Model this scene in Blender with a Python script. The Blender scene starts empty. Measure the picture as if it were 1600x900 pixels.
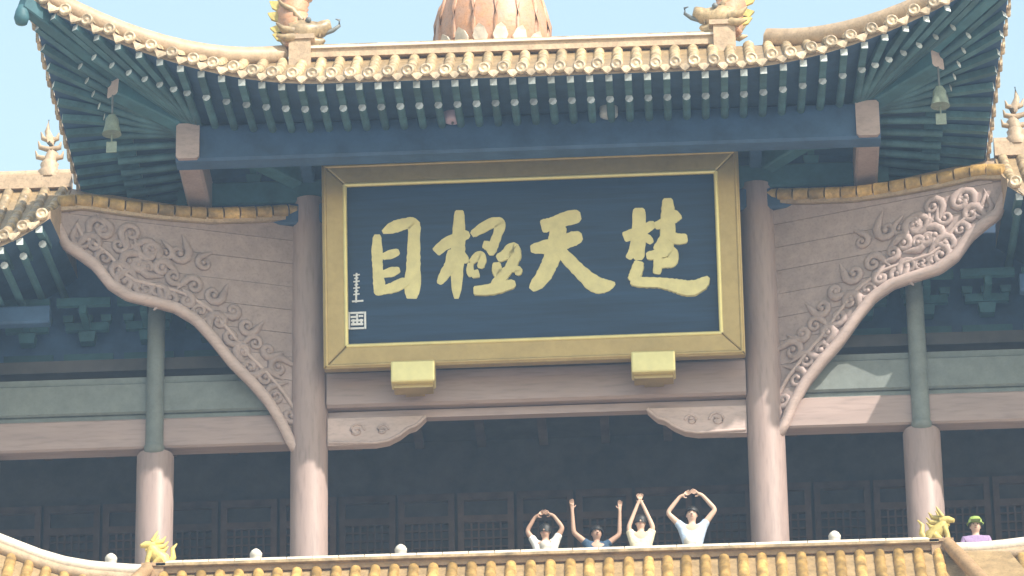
import bpy, bmesh, math, random
from mathutils import Vector, Matrix

random.seed(7)
R = math.radians
scene = bpy.context.scene
col = scene.collection

# ------------------------------------------------------------------ camera
YAW, PITCH, ROLL, DIST, FPX = R(2.2), R(25), R(0.95), 75.0, 7500.0
P0 = Vector((-0.4, 0, 33.3))
FW = Vector((-math.sin(YAW) * math.cos(PITCH), math.cos(YAW) * math.cos(PITCH), math.sin(PITCH)))
RT0 = Vector((math.cos(YAW), math.sin(YAW), 0))
UP0 = RT0.cross(FW)
RT = RT0 * math.cos(ROLL) - UP0 * math.sin(ROLL)
UP = UP0 * math.cos(ROLL) + RT0 * math.sin(ROLL)
EYE = P0 - FW * DIST
cd = bpy.data.cameras.new('camera')
cam = bpy.data.objects.new('camera', cd)
col.objects.link(cam)
m = Matrix.Identity(4)
for i in range(3):
    m[i][0], m[i][1], m[i][2], m[i][3] = RT[i], UP[i], -FW[i], EYE[i]
cam.matrix_world = m
cd.sensor_width = 36
cd.lens = 36 * FPX / 1600
cd.clip_start, cd.clip_end = 0.5, 20000
scene.camera = cam

# ------------------------------------------------------------------ light
SUN_EL, SUN_AZ = R(43.3), R(44)          # azimuth: turned to the right of straight ahead of the facade
TO_SUN = Vector((math.sin(SUN_AZ) * math.cos(SUN_EL), -math.cos(SUN_AZ) * math.cos(SUN_EL), math.sin(SUN_EL)))
w = bpy.data.worlds.new('World')
scene.world = w
w.use_nodes = True
nt = w.node_tree
sky = nt.nodes.new('ShaderNodeTexSky')
sky.sky_type = 'NISHITA'
sky.sun_disc = False
sky.sun_elevation = SUN_EL
sky.sun_rotation = math.atan2(TO_SUN.x, TO_SUN.y)
sky.air_density, sky.dust_density, sky.ozone_density = 2.4, 1.5, 0.6
nt.links.new(sky.outputs[0], nt.nodes['Background'].inputs[0])
nt.nodes['Background'].inputs[1].default_value = 0.15
sl = bpy.data.lights.new('sun', 'SUN')
sl.energy, sl.angle, sl.color = 4.2, R(0.6), (1.0, 0.93, 0.82)
sun = bpy.data.objects.new('sun', sl)
sun.rotation_euler = TO_SUN.to_track_quat('Z', 'Y').to_euler()
sun.location = (30, -60, 90)
col.objects.link(sun)
vs = scene.view_settings
vs.view_transform, vs.look, vs.exposure, vs.gamma = 'Standard', 'None', 0.82, 1
vs.use_curve_mapping = False
scene.cycles.volume_bounces = 0
scene.cycles.max_bounces = 7
scene.cycles.diffuse_bounces = 4

XC = -0.05                                # the bay's axis


def U(px, py, y):
    """photo pixel -> point on the upright plane y (tower coordinates, axis at x = 0)"""
    d = FW + RT * ((px - 800) / FPX) - UP * ((py - 450) / FPX)
    p = EYE + d * ((y - EYE.y) / d.y)
    return Vector((p.x - XC, p.y, p.z))


def UW(px, py, a, b):
    """photo pixel -> (s, z) on the upright plane through plan points a and b (tower coordinates)"""
    d = FW + RT * ((px - 800) / FPX) - UP * ((py - 450) / FPX)
    e = Vector((EYE.x - XC, EYE.y))
    ab = Vector(b) - Vector(a)
    n = Vector((-ab.y, ab.x))
    t = (Vector(a) - e).dot(n) / (d.x * n.x + d.y * n.y)
    q = Vector((e.x + d.x * t, e.y + d.y * t))
    return (q - Vector(a)).dot(ab) / ab.length_squared, EYE.z + d.z * t


# ------------------------------------------------------------------ materials
def mat(name, c, rough=0.6, var=0.25, scale=3.0, bump=0.15, metal=0.0, spec=0.4, c2=None, stretch=(1, 1, 1), dirt=0.0):
    mt = bpy.data.materials.new(name)
    mt.use_nodes = True
    n, l = mt.node_tree.nodes, mt.node_tree.links
    b = n['Principled BSDF']
    tc = n.new('ShaderNodeTexCoord')
    mp = n.new('ShaderNodeMapping')
    mp.inputs['Scale'].default_value = stretch
    l.new(tc.outputs['Object'], mp.inputs[0])
    nz = n.new('ShaderNodeTexNoise')
    nz.inputs['Scale'].default_value = scale
    nz.inputs['Detail'].default_value = 6
    nz.inputs['Roughness'].default_value = 0.65
    l.new(mp.outputs[0], nz.inputs['Vector'])
    rp = n.new('ShaderNodeValToRGB')
    lo = c2 if c2 else tuple(v * (1 - var) for v in c)
    hi = c if c2 else tuple(min(1, v * (1 + var * 0.7)) for v in c)
    rp.color_ramp.elements[0].position, rp.color_ramp.elements[1].position = 0.32, 0.68
    rp.color_ramp.elements[0].color = (*lo, 1)
    rp.color_ramp.elements[1].color = (*hi, 1)
    l.new(nz.outputs['Fac'], rp.inputs[0])
    oi = n.new('ShaderNodeObjectInfo')
    hv = n.new('ShaderNodeHueSaturation')
    mr = n.new('ShaderNodeMapRange')
    mr.inputs['To Min'].default_value, mr.inputs['To Max'].default_value = 1 - var * 0.5, 1 + var * 0.5
    l.new(oi.outputs['Random'], mr.inputs['Value'])
    l.new(mr.outputs[0], hv.inputs['Value'])
    l.new(rp.outputs[0], hv.inputs['Color'])
    out = hv.outputs[0]
    if dirt:
        n2 = n.new('ShaderNodeTexNoise')
        n2.inputs['Scale'].default_value = scale * 5
        n2.inputs['Detail'].default_value = 8
        l.new(mp.outputs[0], n2.inputs['Vector'])
        r2 = n.new('ShaderNodeValToRGB')
        r2.color_ramp.elements[0].position, r2.color_ramp.elements[1].position = 0.5, 0.72
        r2.color_ramp.elements[1].color = (dirt, dirt, dirt, 1)
        r2.color_ramp.elements[0].color = (0, 0, 0, 1)
        l.new(n2.outputs['Fac'], r2.inputs[0])
        mx = n.new('ShaderNodeMix')
        mx.data_type = 'RGBA'
        l.new(r2.outputs[0], mx.inputs[0])
        l.new(out, mx.inputs[6])
        mx.inputs[7].default_value = (*[v * 0.45 for v in c], 1)
        out = mx.outputs[2]
    l.new(out, b.inputs['Base Color'])
    b.inputs['Roughness'].default_value = rough
    b.inputs['Metallic'].default_value = metal
    b.inputs['Specular IOR Level'].default_value = spec
    if bump:
        bp = n.new('ShaderNodeBump')
        bp.inputs['Strength'].default_value = bump
        bp.inputs['Distance'].default_value = 0.03
        l.new(nz.outputs['Fac'], bp.inputs['Height'])
        l.new(bp.outputs[0], b.inputs['Normal'])
    return mt


M = {}
M['wood'] = mat('red_brown_paint', (0.335, 0.25, 0.23), 0.5, 0.13, 4, 0.12, dirt=0.35, stretch=(1, 1, 0.15))
M['wood_beam'] = mat('red_brown_beam_paint', (0.335, 0.25, 0.23), 0.5, 0.14, 4, 0.12, dirt=0.35, stretch=(0.12, 1, 1))
M['wood_pale'] = mat('pale_rose_paint', (0.47, 0.36, 0.33), 0.55, 0.14, 5, 0.12, dirt=0.3, stretch=(0.4, 1, 1))
M['carved'] = mat('carved_board_paint', (0.36, 0.275, 0.255), 0.6, 0.16, 5, 0.2, dirt=0.35)
M['wood_green'] = mat('grey_green_paint', (0.165, 0.185, 0.175), 0.55, 0.16, 5, 0.1, dirt=0.2)
M['teal'] = mat('teal_paint', (0.045, 0.125, 0.15), 0.6, 0.35, 2, 0.1)
M['blue'] = mat('blue_paint', (0.045, 0.095, 0.18), 0.6, 0.35, 1.5, 0.1)
M['rafter'] = mat('green_rafter_paint', (0.055, 0.125, 0.145), 0.6, 0.5, 3, 0.1)
M['rafter_end'] = mat('pale_rafter_end', (0.50, 0.53, 0.53), 0.6, 0.7, 4, 0.1)
M['tile'] = mat('yellow_glazed_tile', (0.44, 0.32, 0.18), 0.4, 0.6, 5, 0.25, dirt=0.55, spec=0.4)
M['tile_pan'] = mat('yellow_pan_tile', (0.33, 0.23, 0.12), 0.5, 0.3, 5, 0.25, dirt=0.6)
M['tile_end'] = mat('pale_tile_end', (0.50, 0.38, 0.25), 0.4, 0.7, 9, 0.3, dirt=0.5)
M['tile_gold'] = mat('amber_glazed_tile', (0.46, 0.29, 0.10), 0.4, 0.6, 4, 0.25, dirt=0.45)
M['ridge'] = mat('ridge_tile', (0.44, 0.32, 0.21), 0.5, 0.25, 6, 0.3, dirt=0.5)
M['ridge_dark'] = mat('brown_ridge_tile', (0.34, 0.22, 0.12), 0.5, 0.25, 6, 0.3, dirt=0.5)
M['ridge_pale'] = mat('pale_ridge_cap', (0.70, 0.62, 0.52), 0.55, 0.15, 5, 0.2, dirt=0.35)
M['orange'] = mat('orange_glaze', (0.60, 0.30, 0.15), 0.45, 0.3, 6, 0.5, c2=(0.48, 0.30, 0.22), dirt=0.5)
M['yellow'] = mat('bright_yellow_glaze', (0.60, 0.47, 0.15), 0.42, 0.3, 8, 0.3, dirt=0.35)
M['petal'] = mat('cream_glaze', (0.75, 0.66, 0.55), 0.5, 0.25, 6, 0.2)
M['dark'] = mat('dark_wood', (0.055, 0.05, 0.05), 0.7, 0.4, 2, 0.1)
M['dark2'] = mat('dark_lattice_wood', (0.09, 0.06, 0.05), 0.7, 0.4, 2, 0.1)
M['gold'] = mat('dull_gold_leaf', (0.41, 0.30, 0.13), 0.36, 0.12, 3, 0.06, metal=0.45, dirt=0.12)
M['gold_bright'] = mat('bright_gold_leaf', (0.72, 0.62, 0.28), 0.32, 0.08, 5, 0.05, metal=0.35)
M['letter'] = mat('gold_lettering', (0.70, 0.62, 0.30), 0.45, 0.12, 6, 0.15, metal=0.1)
M['lacquer'] = mat('blue_black_lacquer', (0.016, 0.045, 0.10), 0.42, 0.4, 1.6, 0.08, spec=0.25, stretch=(0.25, 1, 5), dirt=0.3)
M['seal'] = mat('pale_seal_paint', (0.75, 0.76, 0.78), 0.5, 0.1, 8, 0.0)
M['stone'] = mat('pale_stone', (0.62, 0.58, 0.52), 0.7, 0.15, 6, 0.2)
M['iron'] = mat('iron', (0.16, 0.17, 0.17), 0.5, 0.3, 8, 0.1)
M['lamp'] = mat('lamp_housing', (0.52, 0.40, 0.50), 0.4, 0.05, 8, 0)
M['lamp_grey'] = mat('grey_lamp_housing', (0.46, 0.49, 0.51), 0.4, 0.05, 8, 0)
M['bronze'] = mat('green_bronze', (0.22, 0.26, 0.20), 0.5, 0.3, 8, 0.2)
M['ground'] = mat('plaza_stone', (0.34, 0.32, 0.29), 0.8, 0.25, 0.12, 0.2)
M['skin'] = mat('skin', (0.60, 0.40, 0.30), 0.5, 0.06, 12, 0)
M['skin_tan'] = mat('tan_skin', (0.47, 0.29, 0.21), 0.5, 0.06, 12, 0)
M['hair'] = mat('black_hair', (0.015, 0.013, 0.012), 0.5, 0.3, 20, 0.3)
M['eye'] = mat('dark_eye', (0.02, 0.015, 0.012), 0.3, 0.1, 5, 0)


def cloth(name, c):
    if name not in M:
        M[name] = mat(name, c, 0.85, 0.12, 7, 0.9)
    return name


# ------------------------------------------------------------------ mesh helpers
class MB:
    def __init__(s):
        s.v, s.f, s.m, s.sm = [], [], [], []

    def add(s, vs_, fs, mi=0, smooth=False):
        o = len(s.v)
        s.v += [tuple(v) for v in vs_]
        for f in fs:
            s.f.append([i + o for i in f]); s.m.append(mi); s.sm.append(smooth)

    def box(s, c, size, mx=None, mi=0, taper=1.0):
        x, y, z = [q / 2 for q in size]
        P = [Vector((a * x * (taper if k > 0 else 1), b * y * (taper if k > 0 else 1), k * z)) for k in (-1, 1) for b in (-1, 1) for a in (-1, 1)]
        if mx: P = [mx @ p for p in P]
        P = [p + Vector(c) for p in P]
        s.add(P, [(0, 2, 3, 1), (4, 5, 7, 6), (0, 1, 5, 4), (2, 6, 7, 3), (0, 4, 6, 2), (1, 3, 7, 5)], mi)

    def bar(s, a, b, w_, h_, mi=0, up=Vector((0, 0, 1)), ch=0.0):
        """rectangular (chamfered when ch) bar from a to b"""
        a, b = Vector(a), Vector(b)
        d = (b - a).normalized()
        side = d.cross(up)
        side = side.normalized() if side.length > 1e-4 else Vector((1, 0, 0))
        u = side.cross(d)
        if ch:
            q = [(-w_ / 2 + ch, -h_ / 2), (w_ / 2 - ch, -h_ / 2), (w_ / 2, -h_ / 2 + ch), (w_ / 2, h_ / 2 - ch),
                 (w_ / 2 - ch, h_ / 2), (-w_ / 2 + ch, h_ / 2), (-w_ / 2, h_ / 2 - ch), (-w_ / 2, -h_ / 2 + ch)]
        else:
            q = [(-w_ / 2, -h_ / 2), (w_ / 2, -h_ / 2), (w_ / 2, h_ / 2), (-w_ / 2, h_ / 2)]
        n = len(q)
        P = [e + side * i + u * j for e in (a, b) for i, j in q]
        s.add(P, [(i, (i + 1) % n, n + (i + 1) % n, n + i) for i in range(n)] + [tuple(range(n))[::-1], tuple(range(n, 2 * n))], mi)

    def tube(s, pts, rad, n=8, mi=0, flat=1.0, up=Vector((0, 0, 1)), smooth=True, half=False):
        pts = [Vector(p) for p in pts]
        if not hasattr(rad, '__len__'): rad = [rad] * len(pts)
        P = []
        for i, p in enumerate(pts):
            d = (pts[min(i + 1, len(pts) - 1)] - pts[max(i - 1, 0)]).normalized()
            sd = d.cross(up)
            sd = sd.normalized() if sd.length > 1e-3 else Vector((1, 0, 0))
            u = sd.cross(d)
            for k in range(n):
                a = (math.pi * k / (n - 1)) if half else (2 * math.pi * k / n)
                P.append(p + sd * math.cos(a) * rad[i] + u * math.sin(a) * rad[i] * flat)
        F = []
        for i in range(len(pts) - 1):
            for k in range(n if not half else n - 1):
                F.append((i * n + k, i * n + (k + 1) % n, (i + 1) * n + (k + 1) % n, (i + 1) * n + k))
        s.add(P, F, mi, smooth)
        L = len(P) - n
        s.add(P[:n], [tuple(range(n))[::-1]], mi)
        s.add(P[L:], [tuple(range(n))], mi)

    def lathe(s, prof, c, n=24, mi=0, smooth=True, axis=None):
        c = Vector(c); P = []
        for r_, z_ in prof:
            for k in range(n):
                a = 2 * math.pi * k / n
                q = Vector((r_ * math.cos(a), r_ * math.sin(a), z_))
                if axis: q = axis @ q
                P.append(c + q)
        F = [(i * n + k, i * n + (k + 1) % n, (i + 1) * n + (k + 1) % n, (i + 1) * n + k) for i in range(len(prof) - 1) for k in range(n)]
        s.add(P, F, mi, smooth)
        s.add(P[:n], [tuple(range(n))[::-1]], mi)
        s.add(P[-n:], [tuple(range(n))], mi)

    def ball(s, c, r_, n=10, mi=0, sc=(1, 1, 1)):
        c = Vector(c); P = []; h = n // 2 + 1
        for i in range(h + 1):
            t = math.pi * (i + 0.001 if i == 0 else i - 0.001 if i == h else i) / h
            for k in range(n):
                a = 2 * math.pi * k / n
                P.append(c + Vector((r_ * sc[0] * math.sin(t) * math.cos(a), r_ * sc[1] * math.sin(t) * math.sin(a), r_ * sc[2] * math.cos(t))))
        s.add(P, [(i * n + k, (i + 1) * n + k, (i + 1) * n + (k + 1) % n, i * n + (k + 1) % n) for i in range(h) for k in range(n)], mi, True)

    def prism(s, outline, mapf, d0, d1, mi=0):
        """outline of 2-d points; mapf(a, b, depth) -> 3-d"""
        n = len(outline)
        P = [mapf(a, b, d0) for a, b in outline] + [mapf(a, b, d1) for a, b in outline]
        s.add(P, [tuple(range(n)), tuple(range(2 * n - 1, n - 1, -1))] + [(i, n + i, n + (i + 1) % n, (i + 1) % n) for i in range(n)], mi)

    def mesh(s, name, mats):
        me = bpy.data.meshes.new(name)
        me.from_pydata(s.v, [], s.f)
        for a in (mats if isinstance(mats, (list, tuple)) else [mats]):
            me.materials.append(M[a])
        me.polygons.foreach_set('material_index', s.m)
        me.polygons.foreach_set('use_smooth', s.sm)
        bm = bmesh.new(); bm.from_mesh(me)
        bmesh.ops.recalc_face_normals(bm, faces=bm.faces)
        bm.to_mesh(me); bm.free()
        return me

    def build(s, name, mats, parent=None, bevel=0):
        return put(name, s.mesh(name, mats), parent, bevel=bevel)


def put(name, me, parent=None, mx=None, bevel=0):
    o = bpy.data.objects.new(name, me)
    col.objects.link(o)
    if parent: o.parent = parent
    if mx is not None: o.matrix_local = mx
    if bevel:
        b = o.modifiers.new('bevel', 'BEVEL')
        b.width, b.segments, b.limit_method, b.angle_limit = bevel, 2, 'ANGLE', R(40)
    return o


def tag(o, label, cat, group=None, kind=None):
    if label: o['label'] = label
    if cat: o['category'] = cat
    if group: o['group'] = group
    if kind: o['kind'] = kind
    return o


def empty(name, loc):
    o = bpy.data.objects.new(name, None)
    col.objects.link(o); o.location = loc
    o.empty_display_size = 0.3
    return o


def align(p, d, up=Vector((0, 0, 1)), scale=(1, 1, 1)):
    """matrix whose local X runs along d"""
    d = Vector(d).normalized()
    sd = up.cross(d).normalized()
    u = d.cross(sd)
    return Matrix.Translation(p) @ Matrix((d, sd, u)).transposed().to_4x4() @ Matrix.Diagonal((*scale, 1))


# ------------------------------------------------------------------ ground
g = MB()
n = 24
S = 6000
g.add([(-S + 2 * S * i / n, -S + 2 * S * j / n, 0) for j in range(n + 1) for i in range(n + 1)],
      [(j * (n + 1) + i, j * (n + 1) + i + 1, (j + 1) * (n + 1) + i + 1, (j + 1) * (n + 1) + i) for j in range(n) for i in range(n)])
tag(g.build('ground', 'ground'), 'grey stone plaza stretching away below the tower', 'ground', kind='structure')

# ------------------------------------------------------------------ the tower
T = tag(empty('tower', (XC, 0, 0)), 'tall timber pavilion tower with yellow tiled upturned eaves and carved boards', 'tower')
FLOOR = 27.75

# lower body, floor, room behind the gallery
b = MB(); b.box((0, 8.3, 13.8), (25, 15, 27.6)); b.build('lower_wall', 'wood', T)
b = MB(); b.box((0, 6.6, FLOOR - 0.07), (25.4, 15.4, 0.14)); b.build('gallery_floor', 'stone', T)
b = MB(); b.box((0, 9.2, 31.5), (25, 12, 7.4)); back = b.build('back_wall', 'dark', T)
b = MB(); b.box((0, 1.6, 32.2), (25, 3.2, 0.2)); ceil = b.build('gallery_ceiling', 'dark', T)
for i in range(-12, 13):
    b = MB(); b.bar((i, 0.35, 32.03), (i, 3.15, 32.03), 0.14, 0.14); b.build('ceiling_joist', 'dark2', ceil)
# lattice door leaves on the back wall
b = MB()
W_, H_ = 0.9, 3.4
for sx in (-1, 1): b.box((sx * (W_ / 2 - 0.05), 0, H_ / 2), (0.1, 0.09, H_))
for z in (0.06, 1.05, 1.25, 2.95, 3.34): b.box((0, 0, z), (W_ - 0.2, 0.088, 0.12))
b.box((0, 0.02, 0.56), (W_ - 0.2, 0.03, 0.9))
for i in range(1, 6): b.box((-W_ / 2 + 0.1 + i * 0.7 / 6, 0, 2.1), (0.03, 0.04, 1.6))
for i in range(1, 11): b.box((0, 0.012, 1.3 + i * 0.148), (W_ - 0.2, 0.03, 0.03))
dm = b.mesh('door_leaf', 'dark2')
for i in range(-11, 12):
    put('door_leaf', dm, back, Matrix.Translation((i * 0.95, 3.14, FLOOR)))

# columns -----------------------------------------------------------------
ZT = 34.9
for sx in (-1, 1):
    b = MB()
    x = sx * 3.52
    b.lathe([(0.40, FLOOR), (0.42, FLOOR + .12), (0.36, FLOOR + .25)], (x, 0, 0), 20)
    c = MB(); c.lathe([(0.292, FLOOR + .25), (0.29, 30), (0.285, 33), (0.275, ZT)], (x, 0, 0), 24)
    co = c.build('column', 'wood', T); b.build('column_base', 'stone', co)
for sx in (-1, 1):
    for k, x0 in enumerate((5.9, 8.6, 11.3)):
        x = sx * x0
        c = MB(); c.lathe([(0.292, FLOOR + .25), (0.288, 30.62), (0.27, 30.66)], (x, 0.02, 0), 24)
        co = c.build('column', 'wood', T)
        b = MB(); b.lathe([(0.40, FLOOR), (0.42, FLOOR + .12), (0.36, FLOOR + .25)], (x, 0.02, 0), 20); b.build('column_base', 'stone', co)
        c = MB(); c.lathe([(0.14, 30.66), (0.135, 33.6)], (x, -0.16, 0), 16)
        c.lathe([(0.10, 30.58), (0.16, 30.62), (0.16, 30.72), (0.12, 30.78)], (x, -0.16, 0), 16)
        c.build('upper_post', 'wood_green', co)

# lintels -----------------------------------------------------------------
b = MB(); b.bar((-3.24, 0.02, 31.60), (3.24, 0.02, 31.60), 0.36, 0.60, ch=0.04); li = b.build('lintel', 'wood_beam', T)
b = MB(); b.bar((-3.24, 0.08, 31.21), (3.24, 0.08, 31.21), 0.16, 0.13); b.build('recessed_strip', 'wood_beam', li)
for sx in (-1, 1):                       # curved corner brackets below the lintel
    L0, top, bot = 1.52, 31.135, 30.68
    out = [(0, bot), (0.75, bot + 0.005), (0.95, bot + 0.04), (1.12, bot + 0.13), (1.25, bot + 0.235), (1.36, bot + 0.27), (1.43, bot + 0.33), (L0, top - 0.03), (L0, top), (0, top)]
    b = MB(); b.prism(out, lambda a, z, d: Vector((sx * (3.23 - a), d, z)), -0.09, 0.09)
    br = b.build('corner_bracket', 'wood_pale', T)
    b = MB()
    b.tube([Vector((sx * (3.23 - a), -0.09, z + 0.02)) for a, z in [(0.02, bot + .03)] + out[1:8]], 0.03, 6)
    b.build('bracket_moulding', 'wood_pale', br)
    b = MB()
    for cx, r0 in ((0.45, .13), (0.85, .1)):
        b = MB(); b.tube([Vector((sx * (3.23 - cx - r0 * (1 - t / 14) * math.cos(t * .75)), -0.09, 30.92 + r0 * (1 - t / 14) * math.sin(t * .75))) for t in range(13)], .022, 5)
        b.build('carved_scroll', 'wood_pale', br)
for sx in (-1, 1):                       # flank beams
    for xa, xb in ((3.82, 5.895), (5.905, 8.595), (8.605, 11.2)):
        b = MB(); b.bar((sx * xa, 0.03, 30.97), (sx * xb, 0.03, 30.97), 0.34, 0.50, ch=0.03); o = b.build('lower_beam', 'wood_beam', T)
        b = MB(); b.bar((sx * xa, 0.05, 31.27), (sx * xb, 0.05, 31.27), 0.2, 0.09); b.build('beam_spacer', 'wood_green', o)
        b = MB(); b.bar((sx * xa, 0.03, 31.58), (sx * xb, 0.03, 31.58), 0.30, 0.52, ch=0.03); b.build('upper_beam', 'wood_green', T)
        b = MB(); b.bar((sx * xa, 0.06, 31.90), (sx * xb, 0.06, 31.90), 0.24, 0.10); b.build('cap_strip', 'wood_green', T)
    # frieze boards above the flank beams, under the flank eave
    fr = MB(); fr.box((sx * 8.1, 0.66, 33.65), (8.7, 0.10, 3.4)); fo = fr.build('frieze_wall', 'blue', T)
    for i in range(1, 9):
        x = sx * (4.2 + i * 0.95)
        q = MB(); q.box((x, 0.58, 32.35), (0.78, 0.05, 0.62)); q.build('frieze_panel', 'teal', fo)
        q = MB()                          # bracket set
        q.box((x, 0.42, 32.85), (0.22, 0.2, 0.16), taper=1.25)
        q.bar((x, 0.6, 33.02), (x, -0.25, 33.06), 0.11, 0.14)
        q.bar((x - 0.34, 0.36, 33.02), (x + 0.34, 0.36, 33.02), 0.11, 0.13)
        for dx in (-0.3, 0, 0.3): q.box((x + dx, 0.36, 33.15), (0.14, 0.15, 0.1), taper=1.25)
        q.bar((x - 0.42, -0.15, 33.22), (x + 0.42, -0.15, 33.22), 0.10, 0.13)
        q.build('bracket_set', 'teal', fo)

# wall behind the sign board, architraves ----------------------------------
b = MB(); b.box((0, 0.22, 33.35), (6.5, 0.12, 2.9)); pw = b.build('panel_wall', 'wood', T)
for x in (-2.6, -1.3, 0, 1.3, 2.6):
    q = MB(); q.box((x, 0.13, 33.3), (0.14, 0.08, 2.7)); q.build('wall_stile', 'wood', pw)
b = MB(); b.bar((-5.2, -0.05, 34.62), (5.2, -0.05, 34.62), 0.34, 0.36, ch=.03); b.build('architrave', 'blue', T)
b = MB(); b.bar((-5.6, -0.02, 35.02), (5.6, -0.02, 35.02), 0.36, 0.40, ch=.03); b.build('architrave', 'teal', T)

# ------------------------------------------------------------------ upper roof of the bay
Wd, E0, YR, RH, ZE = 7.1, 3.8, -2.1, 3.75, 34.98
YB = 5.0                                  # back end of the side eaves
UPA, UPL = 1.42, 4.1


def upturn(x, y):
    rc = math.hypot(Wd - abs(x), y + E0) / UPL
    return UPA * max(0, 1 - rc) ** 2


def flare(x, y):                          # corners also reach outward a little
    rc = math.hypot(Wd - abs(x), y + E0) / UPL
    return 0.34 * max(0, 1 - rc) ** 2


def hroof(u):
    return 0.22 + 1.17 * (0.75 * u + 0.25 * u * u)


def top(x, y):
    uf = (y + E0) / (YR + E0)
    us = (Wd - abs(x)) / (Wd - RH)
    return ZE + hroof(max(0, min(uf, us, 1))) + upturn(x, y)


def soff(x, y):                           # underside of the boarding
    d = max(0, min(y + E0, Wd - abs(x)))
    return ZE + 0.05 + 0.15 * min(d, 2.6) + upturn(x, y)


roof = MB()
NX, NY = 72, 44
xs = [-Wd + 2 * Wd * i / NX for i in range(NX + 1)]
ys = [-E0 + (YR + E0) * j / 10 for j in range(11)] + [YR + (YB - YR) * j / 16 for j in range(1, 17)]


def warp(x, y):
    f = flare(x, y)
    return x + math.copysign(f, x) if abs(x) > 0.1 else x, y - f


P, Q = [], []
for y in ys:
    for x in xs:
        X, Y = warp(x, y)
        P.append((X, Y, top(x, y) - 0.05)); Q.append((X, Y, soff(x, y)))
nx = NX + 1
F = [(j * nx + i, j * nx + i + 1, (j + 1) * nx + i + 1, (j + 1) * nx + i) for j in range(len(ys) - 1) for i in range(NX)]
roof.add(P, F, 0, True)
roof.add(Q, F, 1, True)
k = len(P)
rim = [i for i in range(nx)]
side_l = [j * nx for j in range(len(ys))]
side_r = [j * nx + NX for j in range(len(ys))]
allp = P + Q
fe = []
for seq in (rim, side_l, side_r):
    fe += [(a, c_, c_ + k, a + k) for a, c_ in zip(seq, seq[1:])]
roof.add(allp, fe, 2)
RO = roof.build('upper_roof', ['tile_pan', 'blue', 'ridge'], T)

# tile rolls on the front slope and the two side slopes, with end discs and drip tiles
capm = MB()
capm.lathe([(0.085, -0.05), (0.098, -0.045), (0.098, 0.0), (0.085, 0.018), (0.07, 0.018), (0.062, 0.004), (0.03, 0.006), (0.012, 0.022)], (0, 0, 0), 14, axis=Matrix.Rotation(R(90), 3, 'X'))
cap_me = capm.mesh('end_tile', 'tile_end')
dr = MB()
dout = [(-0.115, 0.03), (-0.11, -0.02), (-0.075, -0.05), (-0.04, -0.10), (0, -0.135), (0.04, -0.10), (0.075, -0.05), (0.11, -0.02), (0.115, 0.03), (0.05, 0.0), (-0.05, 0.0)]
dr.prism(dout, lambda a, z, d: Vector((a, d, z)), -0.02, 0.02)
drip_me = dr.mesh('drip_tile', 'tile_end')


def roll_row(pts, rad=0.082, tl=0.34):
    """half-round tile row whose joints step, so every tile shows its own edge"""
    P_, r_ = [], []
    acc = 0
    for a, c_ in zip(pts, pts[1:]):
        L = (c_ - a).length
        k_ = max(1, round(L / tl))
        for i in range(k_):
            p, q_ = a.lerp(c_, i / k_), a.lerp(c_, (i + 1) / k_)
            P_ += [p, p.lerp(q_, 0.86), p.lerp(q_, 0.88)]
            r_ += [rad, rad * 0.97, rad * 1.12]
    P_.append(pts[-1]); r_.append(rad)
    b_ = MB(); b_.tube(P_, r_, 7, half=True, flat=1.0, smooth=True)
    return b_


SP = 0.288
N = 25
for i in range(-N, N + 1):
    x = i * SP + random.uniform(-.012, .012)
    if abs(x) > Wd - 0.05: continue
    uh = min(1, (Wd - abs(x)) / (Wd - RH))
    ye = -E0 + (YR + E0) * uh
    L = max(3, int(1 + 7 * uh))
    pts = []
    for j in range(L):
        y = -E0 - 0.06 + (ye + E0 + 0.06) * j / (L - 1)
        X, Y = warp(x, max(y, -E0)); Y += min(0, y + E0)
        pts.append(Vector((X, Y, top(x, max(y, -E0)) - 0.05)))
    if uh > 0.06:
        roll_row(pts).build('tile_roll', 'tile', RO)
    X, Y = warp(x, -E0)
    jz = random.uniform(-.016, .012)
    put('end_tile', cap_me, RO, Matrix.Translation((X, Y - 0.075, top(x, -E0) - 0.035 + jz)) @ Matrix.Rotation(random.uniform(-.12, .12), 4, 'X') @ Matrix.Rotation(random.uniform(-.1, .1), 4, 'Z'))
    x2 = x + SP / 2
    if abs(x2) < Wd - 0.1:
        X, Y = warp(x2, -E0)
        slope = (top(x2 + .05, -E0) - top(x2 - .05, -E0)) / .1
        put('drip_tile', drip_me, RO, Matrix.Translation((X, Y - 0.05, top(x2, -E0) - 0.075)) @ Matrix.Rotation(-math.atan(slope), 4, 'Y') @ Matrix.Rotation(R(-8) + random.uniform(-.05, .05), 4, 'X'))
for sx in (-1, 1):
    y = -E0 + 0.15
    while y < YB:
        X, Y = warp(sx * Wd, y)
        base = Matrix.Translation((X + sx * 0.075, Y, top(Wd, y) - 0.035)) @ Matrix.Rotation(sx * R(90), 4, 'Z')
        put('end_tile', cap_me, RO, base)
        X2, Y2 = warp(sx * Wd, y + SP / 2)
        sl_ = (top(Wd, y + SP / 2 + .05) - top(Wd, y + SP / 2 - .05)) / .1
        put('drip_tile', drip_me, RO, Matrix.Translation((X2 + sx * 0.05, Y2, top(Wd, y + SP / 2) - 0.075)) @ Matrix.Rotation(sx * R(90), 4, 'Z') @ Matrix.Rotation(-sx * math.atan(sl_), 4, 'Y'))
        if y > -E0 + 0.5:
            uh = min(1, (y + E0) / (YR + E0))
            xe = Wd - (Wd - RH) * uh
            L = 6
            pts = []
            for j in range(L):
                x = Wd + (xe - Wd) * j / (L - 1)
                Xj, Yj = warp(sx * x, y)
                pts.append(Vector((Xj, Yj, top(x, y) - 0.05)))
            roll_row(pts, tl=0.6).build('side_tile_roll', 'tile', RO)
        y += SP

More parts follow.
